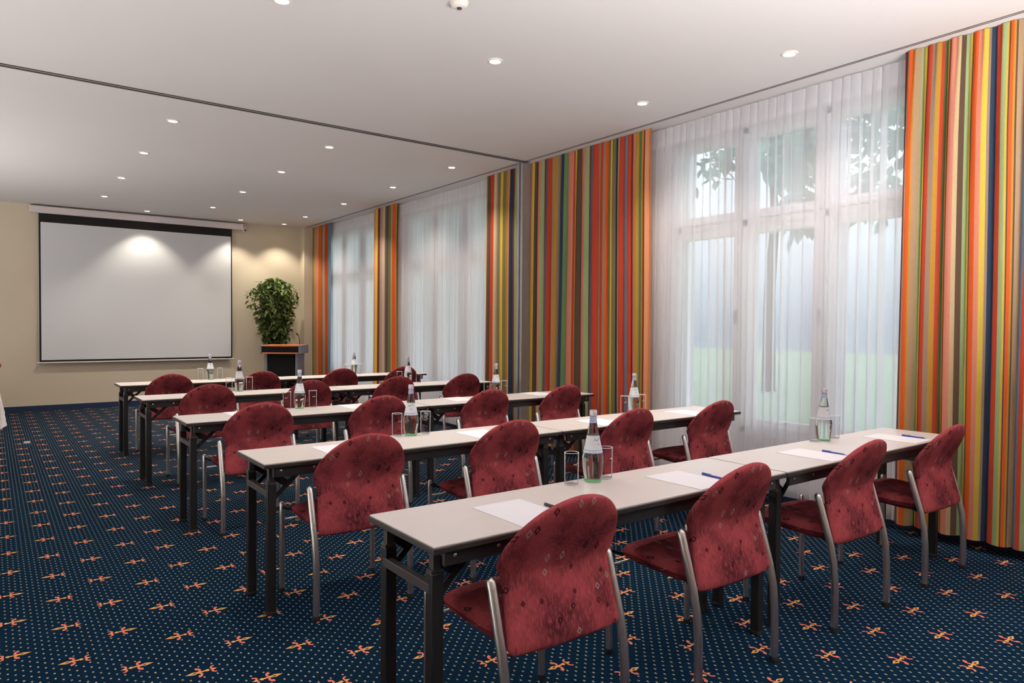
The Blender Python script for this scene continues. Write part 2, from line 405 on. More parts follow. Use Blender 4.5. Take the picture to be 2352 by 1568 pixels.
# ================================================================== CURTAINS
COL = dict(navy=(52, 72, 98), orange=(240, 104, 44), red=(208, 78, 52), dred=(132, 54, 42), tan=(192, 160, 126), taupe=(166, 142, 120),
           beige=(224, 198, 152), lgreen=(172, 192, 136), green=(118, 152, 104), dgreen=(98, 126, 76), yellow=(240, 206, 86), ochre=(206, 154, 62),
           salmon=(234, 150, 126), peach=(240, 164, 118), brown=(104, 82, 66), blue=(118, 146, 172), purple=(118, 104, 124), mauve=(190, 164, 162), olive=(136, 126, 84))
STR = dict(
 E='2.192:navy 2.182:dred 2.165:tan 2.153:orange 2.125:ochre 2.115:tan 2.084:lgreen 2.067:yellow 2.05:dred 2.041:red 2.013:taupe 1.986:ochre 1.963:red 1.946:dgreen 1.925:ochre 1.915:dred 1.905:salmon 1.866:beige 1.845:brown 1.823:lgreen 1.802:yellow 1.789:brown 1.781:orange 1.751:salmon 1.725:yellow 1.699:taupe 1.687:navy 1.655:red 1.626:lgreen 1.601:yellow 1.59:brown 1.582:orange 1.565:ochre 1.556:brown 1.548:tan 1.52:blue 1.49:red 1.465:lgreen 1.443:yellow 1.43:brown 1.419:orange 1.39:salmon 1.363:yellow 1.337:navy 1.296:red 1.265:green 1.235:tan 1.196:orange 1.15:yellow 1.12:navy 1.08:red 1.03:salmon 0.98:lgreen 0.95',
 D='6.236:salmon 6.193:yellow 6.15:brown 6.082:salmon 6.04:lgreen 5.982:dred 5.957:purple 5.917:red 5.852:tan 5.804:ochre 5.757:taupe 5.694:navy 5.64:green 5.587:salmon 5.497:red 5.475:yellow 5.438:brown 5.372:salmon 5.315:lgreen 5.258:dred 5.237:purple 5.195:red 5.126:tan 5.092:red 5.058:taupe 5.031:orange 4.985:olive 4.952:yellow 4.932:olive 4.886:navy 4.848:tan 4.829:red 4.765:blue 4.728:red 4.684:dred 4.66:salmon 4.629:ochre 4.587:green 4.539:ochre 4.515:dred 4.497:peach 4.421',
 C='7.115:ochre 7.074:brown 7.023:red 6.933:beige 6.893:mauve 6.854:olive 6.805:yellow 6.747:olive 6.69:ochre 6.662:peach 6.615:navy 6.559:dred 6.522:lgreen 6.476:peach 6.413:taupe 6.382:red 6.345',
 B='10.276:peach 10.189:yellow 10.125:dred 10.031:mauve 9.956:beige 9.865:purple 9.799:brown 9.738:olive 9.682:lgreen 9.622:orange 9.52:ochre 9.473',
 A='12.925:tan 12.88:olive 12.84:ochre 12.805:mauve 12.702:peach 12.594:orange 12.494:olive 12.406:tan 12.291:red 12.189:olive 12.132:blue 12.01')  # last blue stripe paints in the unlit window gap at the drape's edge

def folds(y_hi, y_lo, wmin, wmax, rnd):
    e = [y_hi]
    while e[-1] > y_lo: e.append(e[-1] - rnd.uniform(wmin, wmax))
    return e
def fold_at(e, y):
    for k in range(len(e) - 1):
        if e[k] >= y >= e[k + 1]:
            return k, (e[k] - y) / (e[k] - e[k + 1])
    return 0, 0.0

def drape(key, label, group, depth=.05, wmin=.09, wmax=.15, seed=1):
    toks = STR[key].split(); edges = []
    for tk in toks:
        p = tk.split(':'); edges.append((float(p[0]), p[1] if len(p) > 1 else None))
    rnd = random.Random(seed); y_hi, y_lo = edges[0][0], edges[-1][0]
    e = folds(y_hi, y_lo, wmin, wmax, rnd); amp = [rnd.uniform(.7, 1.15) for _ in e]; sway = [rnd.uniform(-1, 1) for _ in e]
    cols = []
    for k in range(len(edges) - 1):
        a, b = edges[k][0], edges[k + 1][0]; n = max(2, int(abs(a - b) / .006))
        for j in range(n): cols.append((a + (b - a) * j / n, edges[k][1]))
    cols.append((y_lo, None))
    zs = [.07, .09, .30, .31, .7, 1.2, 1.7, 2.2, 2.6, 2.85, 3.0, 3.08, 3.14, H - .004]
    rows = []
    for z in zs:
        top = max(0.0, (z - 2.7) / .52); row = []
        for y, c in cols:
            k, u = fold_at(e, y)
            base = math.sin(PI * u) ** .65
            pin = math.sin(PI * u) ** .4 * (.85 + .15 * math.cos(6 * PI * u))
            f = base * (1 - top) + pin * top
            d = depth * amp[k] * f * (1 - .35 * top) * (1.0 + .12 * (1 - z / H))
            low = 1 - z / H
            yc_ = .5 * (y_hi + y_lo); yy = yc_ + (y - yc_) * (1 + .028 * low) + sway[k] * .018 * low * math.sin(PI * u) + .006 * math.sin(9 * y + 1.3 * z) * low
            x = XC + .06 - d + .010 * math.sin(4.1 * y + .9 * z) * low
            row.append((x, yy, z))
        rows.append(row)
    mb = MB(); mb.quadgrid(rows)
    o = mb.build('striped_curtain', M['curtain'], smooth=True)
    me = o.data; at = me.attributes.new('stripe', 'FLOAT_COLOR', 'FACE'); nc = len(cols)
    for fi in range(len(me.polygons)):
        c = cols[fi % (nc - 1)][1] or 'tan'; at.data[fi].color = rgb(*COL[c])
    return tag(o, label, 'curtain', group)
G = 'striped drapes along the window wall'
drape('E', 'striped drape hanging at the right edge, beside the nearest window', G, .062, .10, .17, 3)
drape('D', 'wide striped drape between the grey partition jamb and the nearest window', G, .030, .085, .14, 5)
drape('C', 'narrow striped drape on the far side of the grey partition jamb', G, .027, .085, .14, 8)
drape('B', 'narrow striped drape between the two far sheer curtains', G, .020, .11, .17, 11)
drape('A', 'narrow striped drape in the far corner beside the lectern', G, .018, .11, .17, 14)

def sheer(y_hi, y_lo, label, dlo, dhi, seed, xp=4.99):
    rnd = random.Random(seed); e = folds(y_hi, y_lo, .055, .115, rnd)
    amp = [rnd.uniform(.6, 1.2) for _ in e]; den = [rnd.uniform(0, 1) for _ in e]
    cols = []; y = y_hi
    while y > y_lo: cols.append(y); y -= .006
    cols.append(y_lo)
    zs = [.06, .4, .9, 1.4, 1.9, 2.4, 2.8, 3.02, 3.06, 3.10, 3.16, H - .02]
    rows = []; dens = []
    for z in zs:
        top = max(0.0, (z - 2.9) / .3); row = []
        for y in cols:
            k, u = fold_at(e, y)
            f = math.sin(PI * u); x = xp - .028 * amp[k] * f * (1 - .4 * top) + .006 * math.sin(7 * y + z)
            yy = y + .022 * amp[k] * math.sin(2 * PI * u) * (1 - .5 * top) + .008 * math.sin(5 * y + .8 * z)
            row.append((x, yy, z))
            edge = 1 - f
            band = 1.0 if u < .22 + .28 * den[k] else .38 * den[(k * 7) % len(den)] * math.sin(PI * u)
            d = dlo + (dhi - dlo) * min(1.0, band + .35 * edge ** 3)
            if z > 3.03: d = min(.97, d + .18 + .15 * edge)
            dens.append(d)
        rows.append(row)
    o = MB().quadgrid(rows).build('sheer_curtain', M['sheer'], smooth=True)
    at = o.data.attributes.new('weave', 'FLOAT', 'POINT')
    for i, d in enumerate(dens): at.data[i].value = d
    return tag(o, label, 'sheer curtain', 'white sheer curtains')
sheer(4.50, 2.10, 'white sheer curtain over the large nearest window', .55, .95, 21)
sheer(9.56, 7.02, 'white sheer curtain over the middle window, lit by a ceiling spotlight', .80, .985, 22)
sheer(12.2, 10.2, 'white sheer curtain over the farthest window, behind the rear tables', .86, .985, 23)

# ================================================================== CEILING SPOTS
def make_spot():
    r = empty('ceiling_spotlight')
    MB().lathe([(.036, -.004), (.040, -.010), (.050, -.009), (.055, -.003), (.055, .002)], 28).build('trim_ring', M['spot_ring'], r, True)
    MB().lathe([(.0005, -.007), (.037, -.006), (.038, .0)], 24).build('lens', M['lens'], r, True)
    return r
sp0 = make_spot()
ld = bpy.data.lights.new('bulb', 'SPOT'); ld.energy = 80; ld.color = (1.0, .89, .77); ld.spot_size = math.radians(118); ld.spot_blend = .85; ld.shadow_soft_size = .04
ldw = bpy.data.lights.new('bulb_wall', 'SPOT'); ldw.energy = 52; ldw.color = (1.0, .89, .74); ldw.spot_size = math.radians(100); ldw.spot_blend = .55; ldw.shadow_soft_size = .03
XN = {1.34: 'left column', 2.825: 'middle column', 4.312: 'window-side column'}
YN = {2.67: 'at the top right, nearest the viewer', 3.99: 'in the row just before the ceiling track', 6.95: 'in the first row beyond the ceiling track', 8.43: 'in the second row beyond the ceiling track',
      10.04: 'in the third row beyond the ceiling track', 11.66: 'in the fourth row beyond the ceiling track'}
spots = []
for y in YN:
    for x in XN:
        if y == 2.67 and x < 4: continue
        spots.append((x, y, 'round ceiling spotlight, %s, %s' % (XN[x], YN[y]) if y != 2.67 else 'round ceiling spotlight at the top right, nearest the viewer', ld))
spots += [(2.067, 12.73, 'small ceiling spotlight directly above the middle of the projection screen', ldw),
          (3.544, 12.73, 'small ceiling spotlight above the right end of the projection screen', ldw),
          (4.325, 12.76, 'small ceiling spotlight in the far right corner above the plant', ldw)]
bulbs = []
for i, (x, y, lab, L) in enumerate(spots):
    o = sp0 if i == 0 else copy_tree(sp0)
    o.location = (x, y, H); tag(o, lab, 'spotlight', 'recessed ceiling spotlights'); bulbs.append((o, L))
for o, L in bulbs:
    lo = bpy.data.objects.new('bulb', L); C.objects.link(lo); lo.parent = o; lo.location = (0, 0, -.02)
sd = empty('smoke_detector', (2.155, 3.40, H), label='round smoke detector on the ceiling at the top edge', cat='smoke detector')
MB().lathe([(.001, -.034), (.035, -.034), (.046, -.026), (.052, -.012), (.055, 0)], 28).build('housing', M['spot_ring'], sd, True)
MB().lathe([(.001, -.040), (.012, -.040), (.016, -.034)], 20).build('sensor_head', M['dark_gap'], sd, True)

# ================================================================== SEMINAR TABLES
TL, TD, TH = 1.804, .4366, .74
def make_table():
    r = empty('folding_table')
    top = MB().box(.004, TL - .004, .004, TD - .004, TH - .006, TH, .0015).build('tabletop', M['laminate'], r)
    MB().box(0, TL, 0, TD, TH - .024, TH - .0045, .003).build('edge_band', M['edge'], top)
    for y in (.030, TD - .030):
        a = MB().box(.05, TL - .05, y - .008, y + .008, TH - .072, TH - .024, .002).build('apron', M['black_metal'], r)
        s = -1 if y < .2 else 1
        for x in (.055 + .03, .245, TL - .245, TL - .085):
            MB().box(x - .006, x + .006, min(y + s * .007, y + s * .013), max(y + s * .007, y + s * .013), TH - .048, TH - .036, .003).build('bolt', M['bolt'], a)
    for e in (0, 1):
        lx = .062 if e == 0 else TL - .062; q = 1 if e == 0 else -1
        for y in (.1, TD - .03):
            lg = MB().box(lx - .021, lx + .021, y - .021, y + .021, .012, .63, .004).build('leg', M['black_metal'], r)
            MB().box(lx - .014, lx + .014, y - .013, y + .013, .62, TH - .024, .002).box(lx - .020, lx + .020, y - .016, y + .016, .63, .64).build('bracket', M['rail_metal'], lg)
            MB().box(lx - .023, lx + .023, y - .023, y + .023, 0, .02, .005).build('foot_cap', M['rubber'], lg)
        MB().box(lx - .022, lx + .004, .1, TD - .03, .565, .595, .002).build('crossbar', M['rail_metal'], r)
        ch = MB(); ch.bar((lx + q * .03, .11, .665), (lx + q * .03, TD - .05, .665), .055, .008, up=(.6 * q, 0, 1)); ch.build('lock_channel', M['rail_metal'], r)
        for y in (.1, TD - .03):
            br = MB(); br.bar((lx + q * .012, y + .012, .545), (lx + q * .15, y + .012, TH - .066), .008, .022).bar((lx + q * .015, y + .018, .66), (lx + q * .085, y + .018, .612), .006, .034)
            br.build('folding_brace', M['black_metal'], r)
    return r
tb0 = make_table()
ROWS = [(1.0184, 1.729), (.9968, 3.217), (1.0085, 4.852), (1.0147, 6.515), (1.0661, 8.151)]
RN = ['in the nearest table row', 'in the second nearest row', 'in the middle table row', 'in the second farthest row', 'in the farthest row']
first = True
for i, (x, y) in enumerate(ROWS):
    for k in (0, 1):
        o = tb0 if first else copy_tree(tb0); first = False
        o.location = (x + k * (TL + .006), y, 0)
        tag(o, 'grey-topped folding table, %s half, %s' % (('left', 'right, window-side')[k], RN[i]), 'table', 'folding seminar tables in five rows')

# ================================================================== CHAIRS
def catmull(P, x):
    for k in range(len(P) - 1):
        if P[k][0] <= x <= P[k + 1][0]:
            p0 = P[max(0, k - 1)][1]; p1 = P[k][1]; p2 = P[k + 1][1]; p3 = P[min(len(P) - 1, k + 2)][1]
            t = (x - P[k][0]) / (P[k + 1][0] - P[k][0])
            return .5 * (2 * p1 + (p2 - p0) * t + (2 * p0 - 5 * p1 + 4 * p2 - p3) * t * t + (3 * p1 - p0 - 3 * p2 + p3) * t ** 3)
    return P[0][1] if x < P[0][0] else P[-1][1]
YC = [(.36, -.236), (.385, -.227), (.45, -.209), (.53, -.189), (.585, -.176), (.615, -.172), (.645, -.178), (.69, -.198), (.75, -.230), (.81, -.263), (.862, -.291), (.88, -.301)]
def back_outline():
    half = []
    for a in (0, .2, .4, .6, .8, .92): half.append((.226 * a, .385 + .004 * (a ** 4)))
    half += [(.220, .389), (.2275, .395), (.230, .404)]
    for z in (.43, .47, .51, .55, .58, .605): half.append((.230 - .011 * math.sin(PI * (z - .40) / .42), z))
    half += [(.2235, .618), (.230, .628), (.2365, .638)]
    for th in range(0, 91, 6):
        a = math.radians(th); half.append((.240 * math.cos(a), .648 + .213 * math.sin(a)))
    half[-1] = (0, half[-1][1])
    return half + [(-x, z) for x, z in half[-2:0:-1]]
def make_chair():
    r = empty('seminar_chair')
    ol = back_outline(); cx, cz = 0, .62; rings = (0.02, .3, .55, .75, .87, .94, .975, .993, 1.0)
    def mid(x, z): return catmull(YC, z) + .28 * x * x
    sides = []
    for sgn in (-1, 1):
        rows = []
        for q in rings:
            row = []
            for x, z in ol:
                px, pz = cx + (x - cx) * q, cz + (z - cz) * q
                th = .0185 * math.sqrt(max(0, 1 - q ** 7)) + (.003 if q < 1 else 0)
                dz = (catmull(YC, pz + .004) - catmull(YC, pz - .004)) / .008
                nx, ny, nz = -.56 * px, 1.0, -dz; L = math.sqrt(nx * nx + 1 + nz * nz)
                row.append((px + sgn * th * nx / L, mid(px, pz) + sgn * th / L, pz + sgn * th * nz / L))
            rows.append(row)
        sides.append(rows)
    mb = MB(); mb.quadgrid(sides[0], True); mb.quadgrid(sides[1][::-1], True)
    n = len(ol); mb.f.append(tuple(range(n))); e = len(mb.v) - n; mb.f.append(tuple(e + k for k in range(n)))
    fixn(mb.build('backrest', M['red'], r, True))
    # seat: cushion with a waterfall front
    so = []
    for k in range(72):
        a = 2 * PI * k / 72; c, s = math.cos(a), math.sin(a)
        ex = abs(c) ** .42 * (1 if c > 0 else -1); ey = abs(s) ** .42 * (1 if s > 0 else -1)
        w = .228 + .010 * ey; so.append((w * ex, .02 + .212 * ey))
    def ztop(x, y): return .462 + .012 * (y / .2) - .10 * max(0, y - .14) ** 1.0 * 1.6 - .35 * x * x * .3 - .025 * math.exp(-((x / .12) ** 2 + ((y + .03) / .13) ** 2)) * .5
    tops, bots = [], []
    for q in (.02, .3, .55, .75, .87, .94, .98, 1.0):
        dz = .026 * math.sqrt(max(0, 1 - q ** 8))
        tops.append([(x * q, .02 + (y - .02) * q, ztop(x * q, .02 + (y - .02) * q) - .026 + dz) for x, y in so])
        bots.append([(x * q, .02 + (y - .02) * q, ztop(x * q, .02 + (y - .02) * q) - .024 - .056 * math.sqrt(max(0, 1 - q ** 3.2)) - .004) for x, y in so])
    mb = MB(); mb.quadgrid(bots, True); mb.quadgrid(tops[::-1], True)
    n = 72; mb.f.append(tuple(range(n))); e = len(mb.v) - n; mb.f.append(tuple(e + k for k in range(n)))
    fixn(mb.build('seat', M['red'], r, True))
    for s in (-1, 1):
        path = [(s * .247, -.230, .008), (s * .2465, -.231, .12), (s * .246, -.229, .22), (s * .246, -.222, .31), (s * .246, -.203, .40), (s * .2455, -.176, .49), (s * .2445, -.148, .58), (s * .2445, -.141, .600)]
        lg = MB().tube(path, .0158, 14, True, True).build('leg', M['chrome'], r, True, .9)
        MB().lathe([(.0185, 0), (.0190, .012), (.0172, .022)], 14, s * .247, -.230, True, True).build('foot_glide', M['rubber'], lg, True, .9)
        lg = MB().tube([(s * .254, .228, .008), (s * .254, .229, .2), (s * .254, .230, .40), (s * .254, .230, .452)], .0135, 14, True, True).build('leg', M['chrome'], r, True, .9)
        MB().lathe([(.0165, 0), (.0165, .012), (.0148, .020)], 14, s * .254, .228, True, True).build('foot_glide', M['rubber'], lg, True, .9)
        MB().tube([(s * .254, .222, .437), (s * .18, .18, .412), (s * .17, -.10, .400), (s * .246, -.208, .395)], .007, 10).build('side_rail', M['rubber'], r, True, .9)
    for y, z, hx in ((.229, .372, .252), (-.206, .402, .244)):
        MB().tube([(-hx, y, z), (0, y, z), (hx, y, z)], .006, 8).build('stretcher', M['chrome'], r, True)
    return r
ch0 = make_chair()
CH = [(1.632, [1.462, 2.343, 3.313, 4.235]), (3.122, [1.455, 2.335, 3.312, 4.183]), (4.741, [1.453, 2.336, 3.316, 4.143]), (6.435, [1.53, 2.425, 3.342, 4.168]), (7.96, [1.512, 2.44, 3.39, 4.22])]
RC = ['at the nearest table row', 'at the second nearest table row', 'at the middle table row', 'at the second farthest table row', 'at the farthest table row']
PC = ['leftmost', 'second from left', 'third from left', 'rightmost, window-side']
first = True
for i, (yr, xs) in enumerate(CH):
    for k, x in enumerate(xs):
        o = ch0 if first else copy_tree(ch0); first = False
        o.location = (x, yr + .230, 0); o.rotation_euler.z = R_.uniform(-.012, .012) if i > 0 else (-.01, 0, 0, 0)[k]
        tag(o, 'burgundy chair, %s %s' % (PC[k], RC[i]), 'chair', 'burgundy chairs at the tables')

# ================================================================== ON THE TABLES
def make_bottle():
    r = empty('water_bottle')
    prof = [(.0005, 0.0), (.029, 0.0), (.0345, .003), (.0362, .010), (.0392, .030), (.0432, .065), (.0448, .090), (.0432, .110), (.0382, .128), (.0320, .155), (.0262, .185), (.0205, .215), (.0160, .240), (.0140, .256), (.0138, .274), (.0120, .276), (.0005, .276)]
    fixn(MB().lathe(prof, 32).build('body', M['bottle'], r, True))
    MB().lathe([(.0005, -.0004), (.0300, -.0004), (.0349, .0028), (.0366, .0085)], 32).build('base_ring', M['bottle_base'], r, True)
    lab = MB().lathe([(.0409, .1205), (.0388, .128), (.0326, .155), (.0268, .185), (.0256, .191)], 32).build('label', M['label'], r, True)
    def rad(z):
        for (a, za), (b, zb) in zip([(.0381, .128), (.0326, .155), (.0268, .185)], [(.0326, .155), (.0268, .185), (.0256, .191)]):
            if za <= z <= zb: return a + (b - a) * (z - za) / (zb - za)
        return .03
    mk = MB(); rows = [[], []]
    for k in range(13):
        a = -PI / 2 - .62 + k * .085; z = .170 + .0035 * math.sin(k * .9) + .0006 * k; R = rad(z) + .0006
        rows[0].append((R * math.cos(a), R * math.sin(a), z)); z2 = z + .0026 + .001 * (k % 2); R = rad(z2) + .0006
        rows[1].append((R * math.cos(a), R * math.sin(a), z2))
    mk.quadgrid(rows).build('script_mark', M['print_blue'], lab)
    mk = MB(); a0 = -PI / 2 - .02; vs = []
    for k in range(12):
        t = 2 * PI * k / 12; z = .156 + .0042 * math.sin(t); a = a0 + .0042 * math.cos(t) / .031; R = rad(z) + .0006; vs.append((R * math.cos(a), R * math.sin(a), z))
    mk.v = vs; mk.f = [tuple(range(12))]; mk.build('round_mark', M['print_pink'], lab)
    MB().lathe([(.0162, .243), (.0148, .256), (.0144, .268)], 24).build('neck_label', M['neck'], r, True)
    MB().lathe([(.0143, .270), (.0156, .272), (.0156, .290), (.0140, .295), (.0005, .295)], 24).build('cap', M['cap'], r, True, .8)
    return r
def make_tumbler():
    r = empty('drinking_glass')
    prof = [(.0005, 0), (.0265, 0), (.0282, .003), (.0300, .130)]
    MB().lathe(prof, 28).build('body', M['tumbler'], r, True, .7)
    MB().lathe([(.0285, .1305), (.0293, .1322), (.0301, .1305)], 28).build('rim', M['print_white'], r, True)
    MB().lathe([(.0270, .0008), (.0284, .0030), (.0283, .0050)], 28).build('base_ring', M['print_white'], r, True)
    mk = MB(); rows = [[], []]
    for k in range(9):
        a = -PI / 2 - .45 + k * .09; z = .083 + .003 * math.sin(k * 1.1) + .0005 * k
        for j, dz in enumerate((0, .0028)): rows[j].append((.0297 * math.cos(a), .0297 * math.sin(a), z + dz))
    mk.quadgrid(rows).build('script_mark', M['print_white'], r)
    return r
bt0, gl0 = make_bottle(), make_tumbler()
SETS = [  # (bottle x,y, left glass, right glass)
 [((2.000, 2.105), (1.880, 2.103), (2.080, 2.112)), ((3.815, 2.112), (3.722, 2.112), (3.935, 2.115))],
 [((1.962, 3.600), (1.880, 3.615), (2.066, 3.612)), ((3.840, 3.605), (3.745, 3.61), (3.930, 3.61))],
 [((1.893, 5.240), (1.798, 5.245), (1.998, 5.240)), ((3.745, 5.245), (3.645, 5.245), (3.840, 5.245))],
 [((1.908, 6.905), (1.815, 6.910), (2.003, 6.910)), ((3.727, 6.910), (3.622, 6.91), (3.862, 6.91))],
 [((2.034, 8.540), (1.930, 8.545), (2.143, 8.545)), ((3.812, 8.540), (3.710, 8.545), (3.895, 8.545))]]
TN = ['left table', 'window-side table']
first = True
for i, row in enumerate(SETS):
    for k, (b, g1, g2) in enumerate(row):
        ob = bt0 if first else copy_tree(bt0)
        ob.location = (b[0], b[1], TH); ob.rotation_euler.z = R_.uniform(-.5, .3) if not first else 0.0
        tag(ob, 'white-labelled water bottle, %s, %s' % (TN[k], RN[i]), 'bottle', 'mineral water bottles on the tables')
        for j, g in enumerate((g1, g2)):
            og = gl0 if (first and j == 0) else copy_tree(gl0)
            og.location = (g[0], g[1], TH); og.rotation_euler.z = R_.uniform(-.6, .4)
            tag(og, 'tumbler %s of the bottle, %s, %s' % (('left', 'right')[j], TN[k], RN[i]), 'glass', 'drinking glasses beside the bottles')
        first = False

pa0 = MB().box(0, .210, 0, .297, 0, .0022).build('paper_pad', M['paper'])
PAP = [[(1.352, 1.735), (2.236, 1.734), (3.225, 1.738), (4.122, 1.748)], [(1.336, 3.232), (2.226, 3.238), (3.172, 3.222), (4.080, 3.222)], [(1.345, 4.985), (2.20, 4.975), (3.16, 4.985), (4.05, 4.985)]]
first = True
for i, row in enumerate(PAP):
    for k, (x, y) in enumerate(row):
        o = pa0 if first else copy_tree(pa0); first = False
        o.location = (x, y, TH + .0004); o.rotation_euler.z = R_.uniform(-.015, .015)
        tag(o, 'blank white paper before the %s chair %s' % (PC[k].split(',')[0], RN[i]), 'paper', 'blank writing papers on the tables')
def make_pen(mat):
    r = empty('ballpoint_pen')
    MB().tube([(0, 0, .0048), (0, .018, .0048), (0, .125, .0048)], [.0042, .0048, .0044], 10).build('barrel', mat, r, True, .9)
    MB().tube([(0, -.014, .0045), (0, 0, .0048)], [.001, .0040], 10).build('tip', M['alu'], r, True)
    MB().box(-.0014, .0014, .075, .126, .0085, .0115, .0006).build('clip', mat, r)
    return r
pens = [make_pen(M['black_pen'])]; pens.append(make_pen(M['blue_pen'])); pens += [copy_tree(pens[1]) for _ in range(2)]
for k, (x, y, rz) in enumerate([(1.585, 1.785, .03), (2.461, 1.792, -.10), (3.437, 1.790, -.09), (4.348, 1.795, .0)]):
    pens[k].location = (x, y, TH)
    if k: pens[k].location.z = TH + (.0028 if k in (3,) and x < PAP[0][k][0] + .2 else 0)
    pens[k].rotation_euler.z = rz
    tag(pens[k], '%s pen right of the %s paper in the nearest row' % (('black', 'blue', 'blue', 'blue')[k], PC[k].split(',')[0]), 'pen', 'pens beside the nearest papers')

# ================================================================== PROJECTION SCREEN
ps = empty('projection_screen', (0, 13.10, 0), label='large white pull-down projection screen with black border on far wall', cat='projection screen')
cs = MB().box(.499, 3.671, -.045, .050, 3.088, 3.196, .008).build('case', M['case_white'], ps)
MB().box(.492, .506, -.048, .052, 3.084, 3.200, .004).box(3.664, 3.678, -.048, .052, 3.084, 3.200, .004).build('end_cap', M['spot_ring'], cs)
rows = []
for z in (.765, 3.095): rows.append([(.612 + 2.884 * k / 8, .004, z) for k in range(9)])
MB().quadgrid(rows).build('black_border', M['screen_black'], ps)
rows = []
for j in range(41):
    v = j / 40; z = .800 + (2.952 - .800) * v; row = []
    for k in range(61):
        u = k / 60; x = .636 + (3.474 - .636) * u
        w = math.exp(-v * 2.6); y = -.004 - .012 * w * math.sin(2 * PI * (u * 2.0 + .25 + .25 * v)) ** 2 * (1 - abs(2 * u - 1) ** 4)
        row.append((x, y, z))
    rows.append(row)
MB().quadgrid(rows).build('viewing_surface', M['screen_white'], ps, True)
MB().box(.577, 3.530, -.018, .014, .748, .770, .005).build('weight_bar', M['case_white'], ps)
sw = MB().box(3.690, 3.752, 0.02, .076, 3.06, 3.168, .006).build('control_box', M['case_white'], ps)
MB().box(3.720, 3.745, .012, .02, 3.075, 3.105, .003).build('socket', M['rubber'], sw)

# ================================================================== LECTERN
lc = empty('lectern', (4.095, 12.06, 0), math.radians(-36), label='black lectern with orange wood trim beside the potted tree', cat='lectern')
MB().box(-.235, .235, -.185, -.17, .06, .89).build('front_panel', M['lect_black'], lc)
for s in (-1, 1):
    MB().box(s * .262 - .022, s * .262 + .022, -.20, .20, .05, .90, .006).build('side_panel', M['lect_grey'], lc)
MB().box(-.30, .30, -.24, .24, 0, .05, .008).build('base', M['lect_black'], lc)
tp = MB().box(-.31, .31, -.255, .24, .905, 1.005, .004).build('desk_body', M['lect_black'], lc)
MB().box(-.315, .315, -.262, .245, 1.005, 1.032, .006).box(-.305, .305, -.255, .235, .880, .906, .004).build('wood_trim', M['wood'], tp)
MB().box(-.345, -.312, -.262, .245, .885, 1.03, .005).box(.312, .345, -.262, .245, .885, 1.03, .005).build('end_plate', M['lect_grey'], tp)
mc = MB().tube([(.24, .05, 1.03), (.24, .05, 1.12), (.235, .03, 1.17), (.225, 0, 1.20)], .005, 8).build('gooseneck_microphone', M['rubber'], lc, True)
MB().tube([(.226, .002, 1.198), (.215, -.03, 1.225)], .011, 10, True, True).build('microphone_head', M['rubber'], mc, True)

# ================================================================== POTTED TREE
def leaves(name, mat, parent, pts, size, rnd, curl=.25):
    v, f, tone = [], [], []
    for (x, y, z, t) in pts:
        s = size * rnd.uniform(.7, 1.25); az = rnd.uniform(0, 2 * PI); dip = rnd.uniform(-.2, 1.2); roll = rnd.uniform(-.8, .8)
        d = Vector((math.cos(az) * math.cos(dip), math.sin(az) * math.cos(dip), -math.sin(dip)))
        sd = d.cross(Vector((0, 0, 1))).normalized(); up = sd.cross(d); sd = (sd * math.cos(roll) + up * math.sin(roll)); up = sd.cross(d)
        o = Vector((x, y, z)); b = len(v)
        for a, w, h in ((0, 0, 0), (.3, .25, .03), (.62, .22, .02), (1.0, 0, -.08), (.62, -.22, .02), (.3, -.25, .03), (.45, 0, -.04)):
            v.append(tuple(o + d * (a * s) + sd * (w * s) + up * (h * s)))
        for q in ((0, 1, 6), (1, 2, 6), (2, 3, 6), (3, 4, 6), (4, 5, 6), (5, 0, 6)): f.append(tuple(b + k for k in q)); tone.append(t)
    mb = MB(); mb.v = v; mb.f = f; o = mb.build(name, mat, parent)
    at = o.data.attributes.new('tone', 'FLOAT', 'FACE')
    for i, t in enumerate(tone): at.data[i].value = t
    return o
pt = empty('potted_tree', (4.20, 12.74, 0), label='tall leafy green potted tree beside the projection screen', cat='plant')
MB().lathe([(.001, 0), (.125, 0), (.13, .01), (.175, .46), (.188, .475), (.188, .51), (.176, .515), (.170, .49), (.001, .488)], 28).build('pot', M['pot'], pt, True, .7)
MB().lathe([(.001, .495), (.169, .494)], 24).build('soil', M['soil'], pt)
trk = MB(); rp = random.Random(4)
for k in range(5):
    a = 2 * PI * k / 5; trk.tube([(.05 * math.cos(a), .05 * math.sin(a), .49), (.04 * math.cos(a + 1), .04 * math.sin(a + 1), .8), (.07 * math.cos(a + 1.6), .07 * math.sin(a + 1.6), 1.15), (.2 * math.cos(a + 2), .13 * math.sin(a + 2), 1.55), (.3 * math.cos(a + 2.2), .16 * math.sin(a + 2.2), 1.95)], [.02, .018, .015, .010, .004], 8)
trk.build('trunk', M['bark'], pt, True)
pts = []
def hw(z):   # half width of the crown at height z (inverted, wide on top)
    P = [(.98, .10), (1.1, .20), (1.3, .27), (1.5, .33), (1.7, .39), (1.85, .44), (2.0, .42), (2.12, .30), (2.22, .10)]
    return catmull(P, z)
while len(pts) < 2600:
    z = rp.uniform(1.02, 2.22); a = rp.uniform(0, 2 * PI); q = rp.uniform(0, 1) ** .4; w = hw(z) * (.82 + .3 * math.sin(5 * a + 7 * z))
    x = w * q * math.cos(a) - .06; y = .62 * w * q * math.sin(a)
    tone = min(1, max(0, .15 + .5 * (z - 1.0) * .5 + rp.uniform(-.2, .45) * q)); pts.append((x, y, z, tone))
leaves('foliage', M['leaf'], pt, pts, .105, rp)

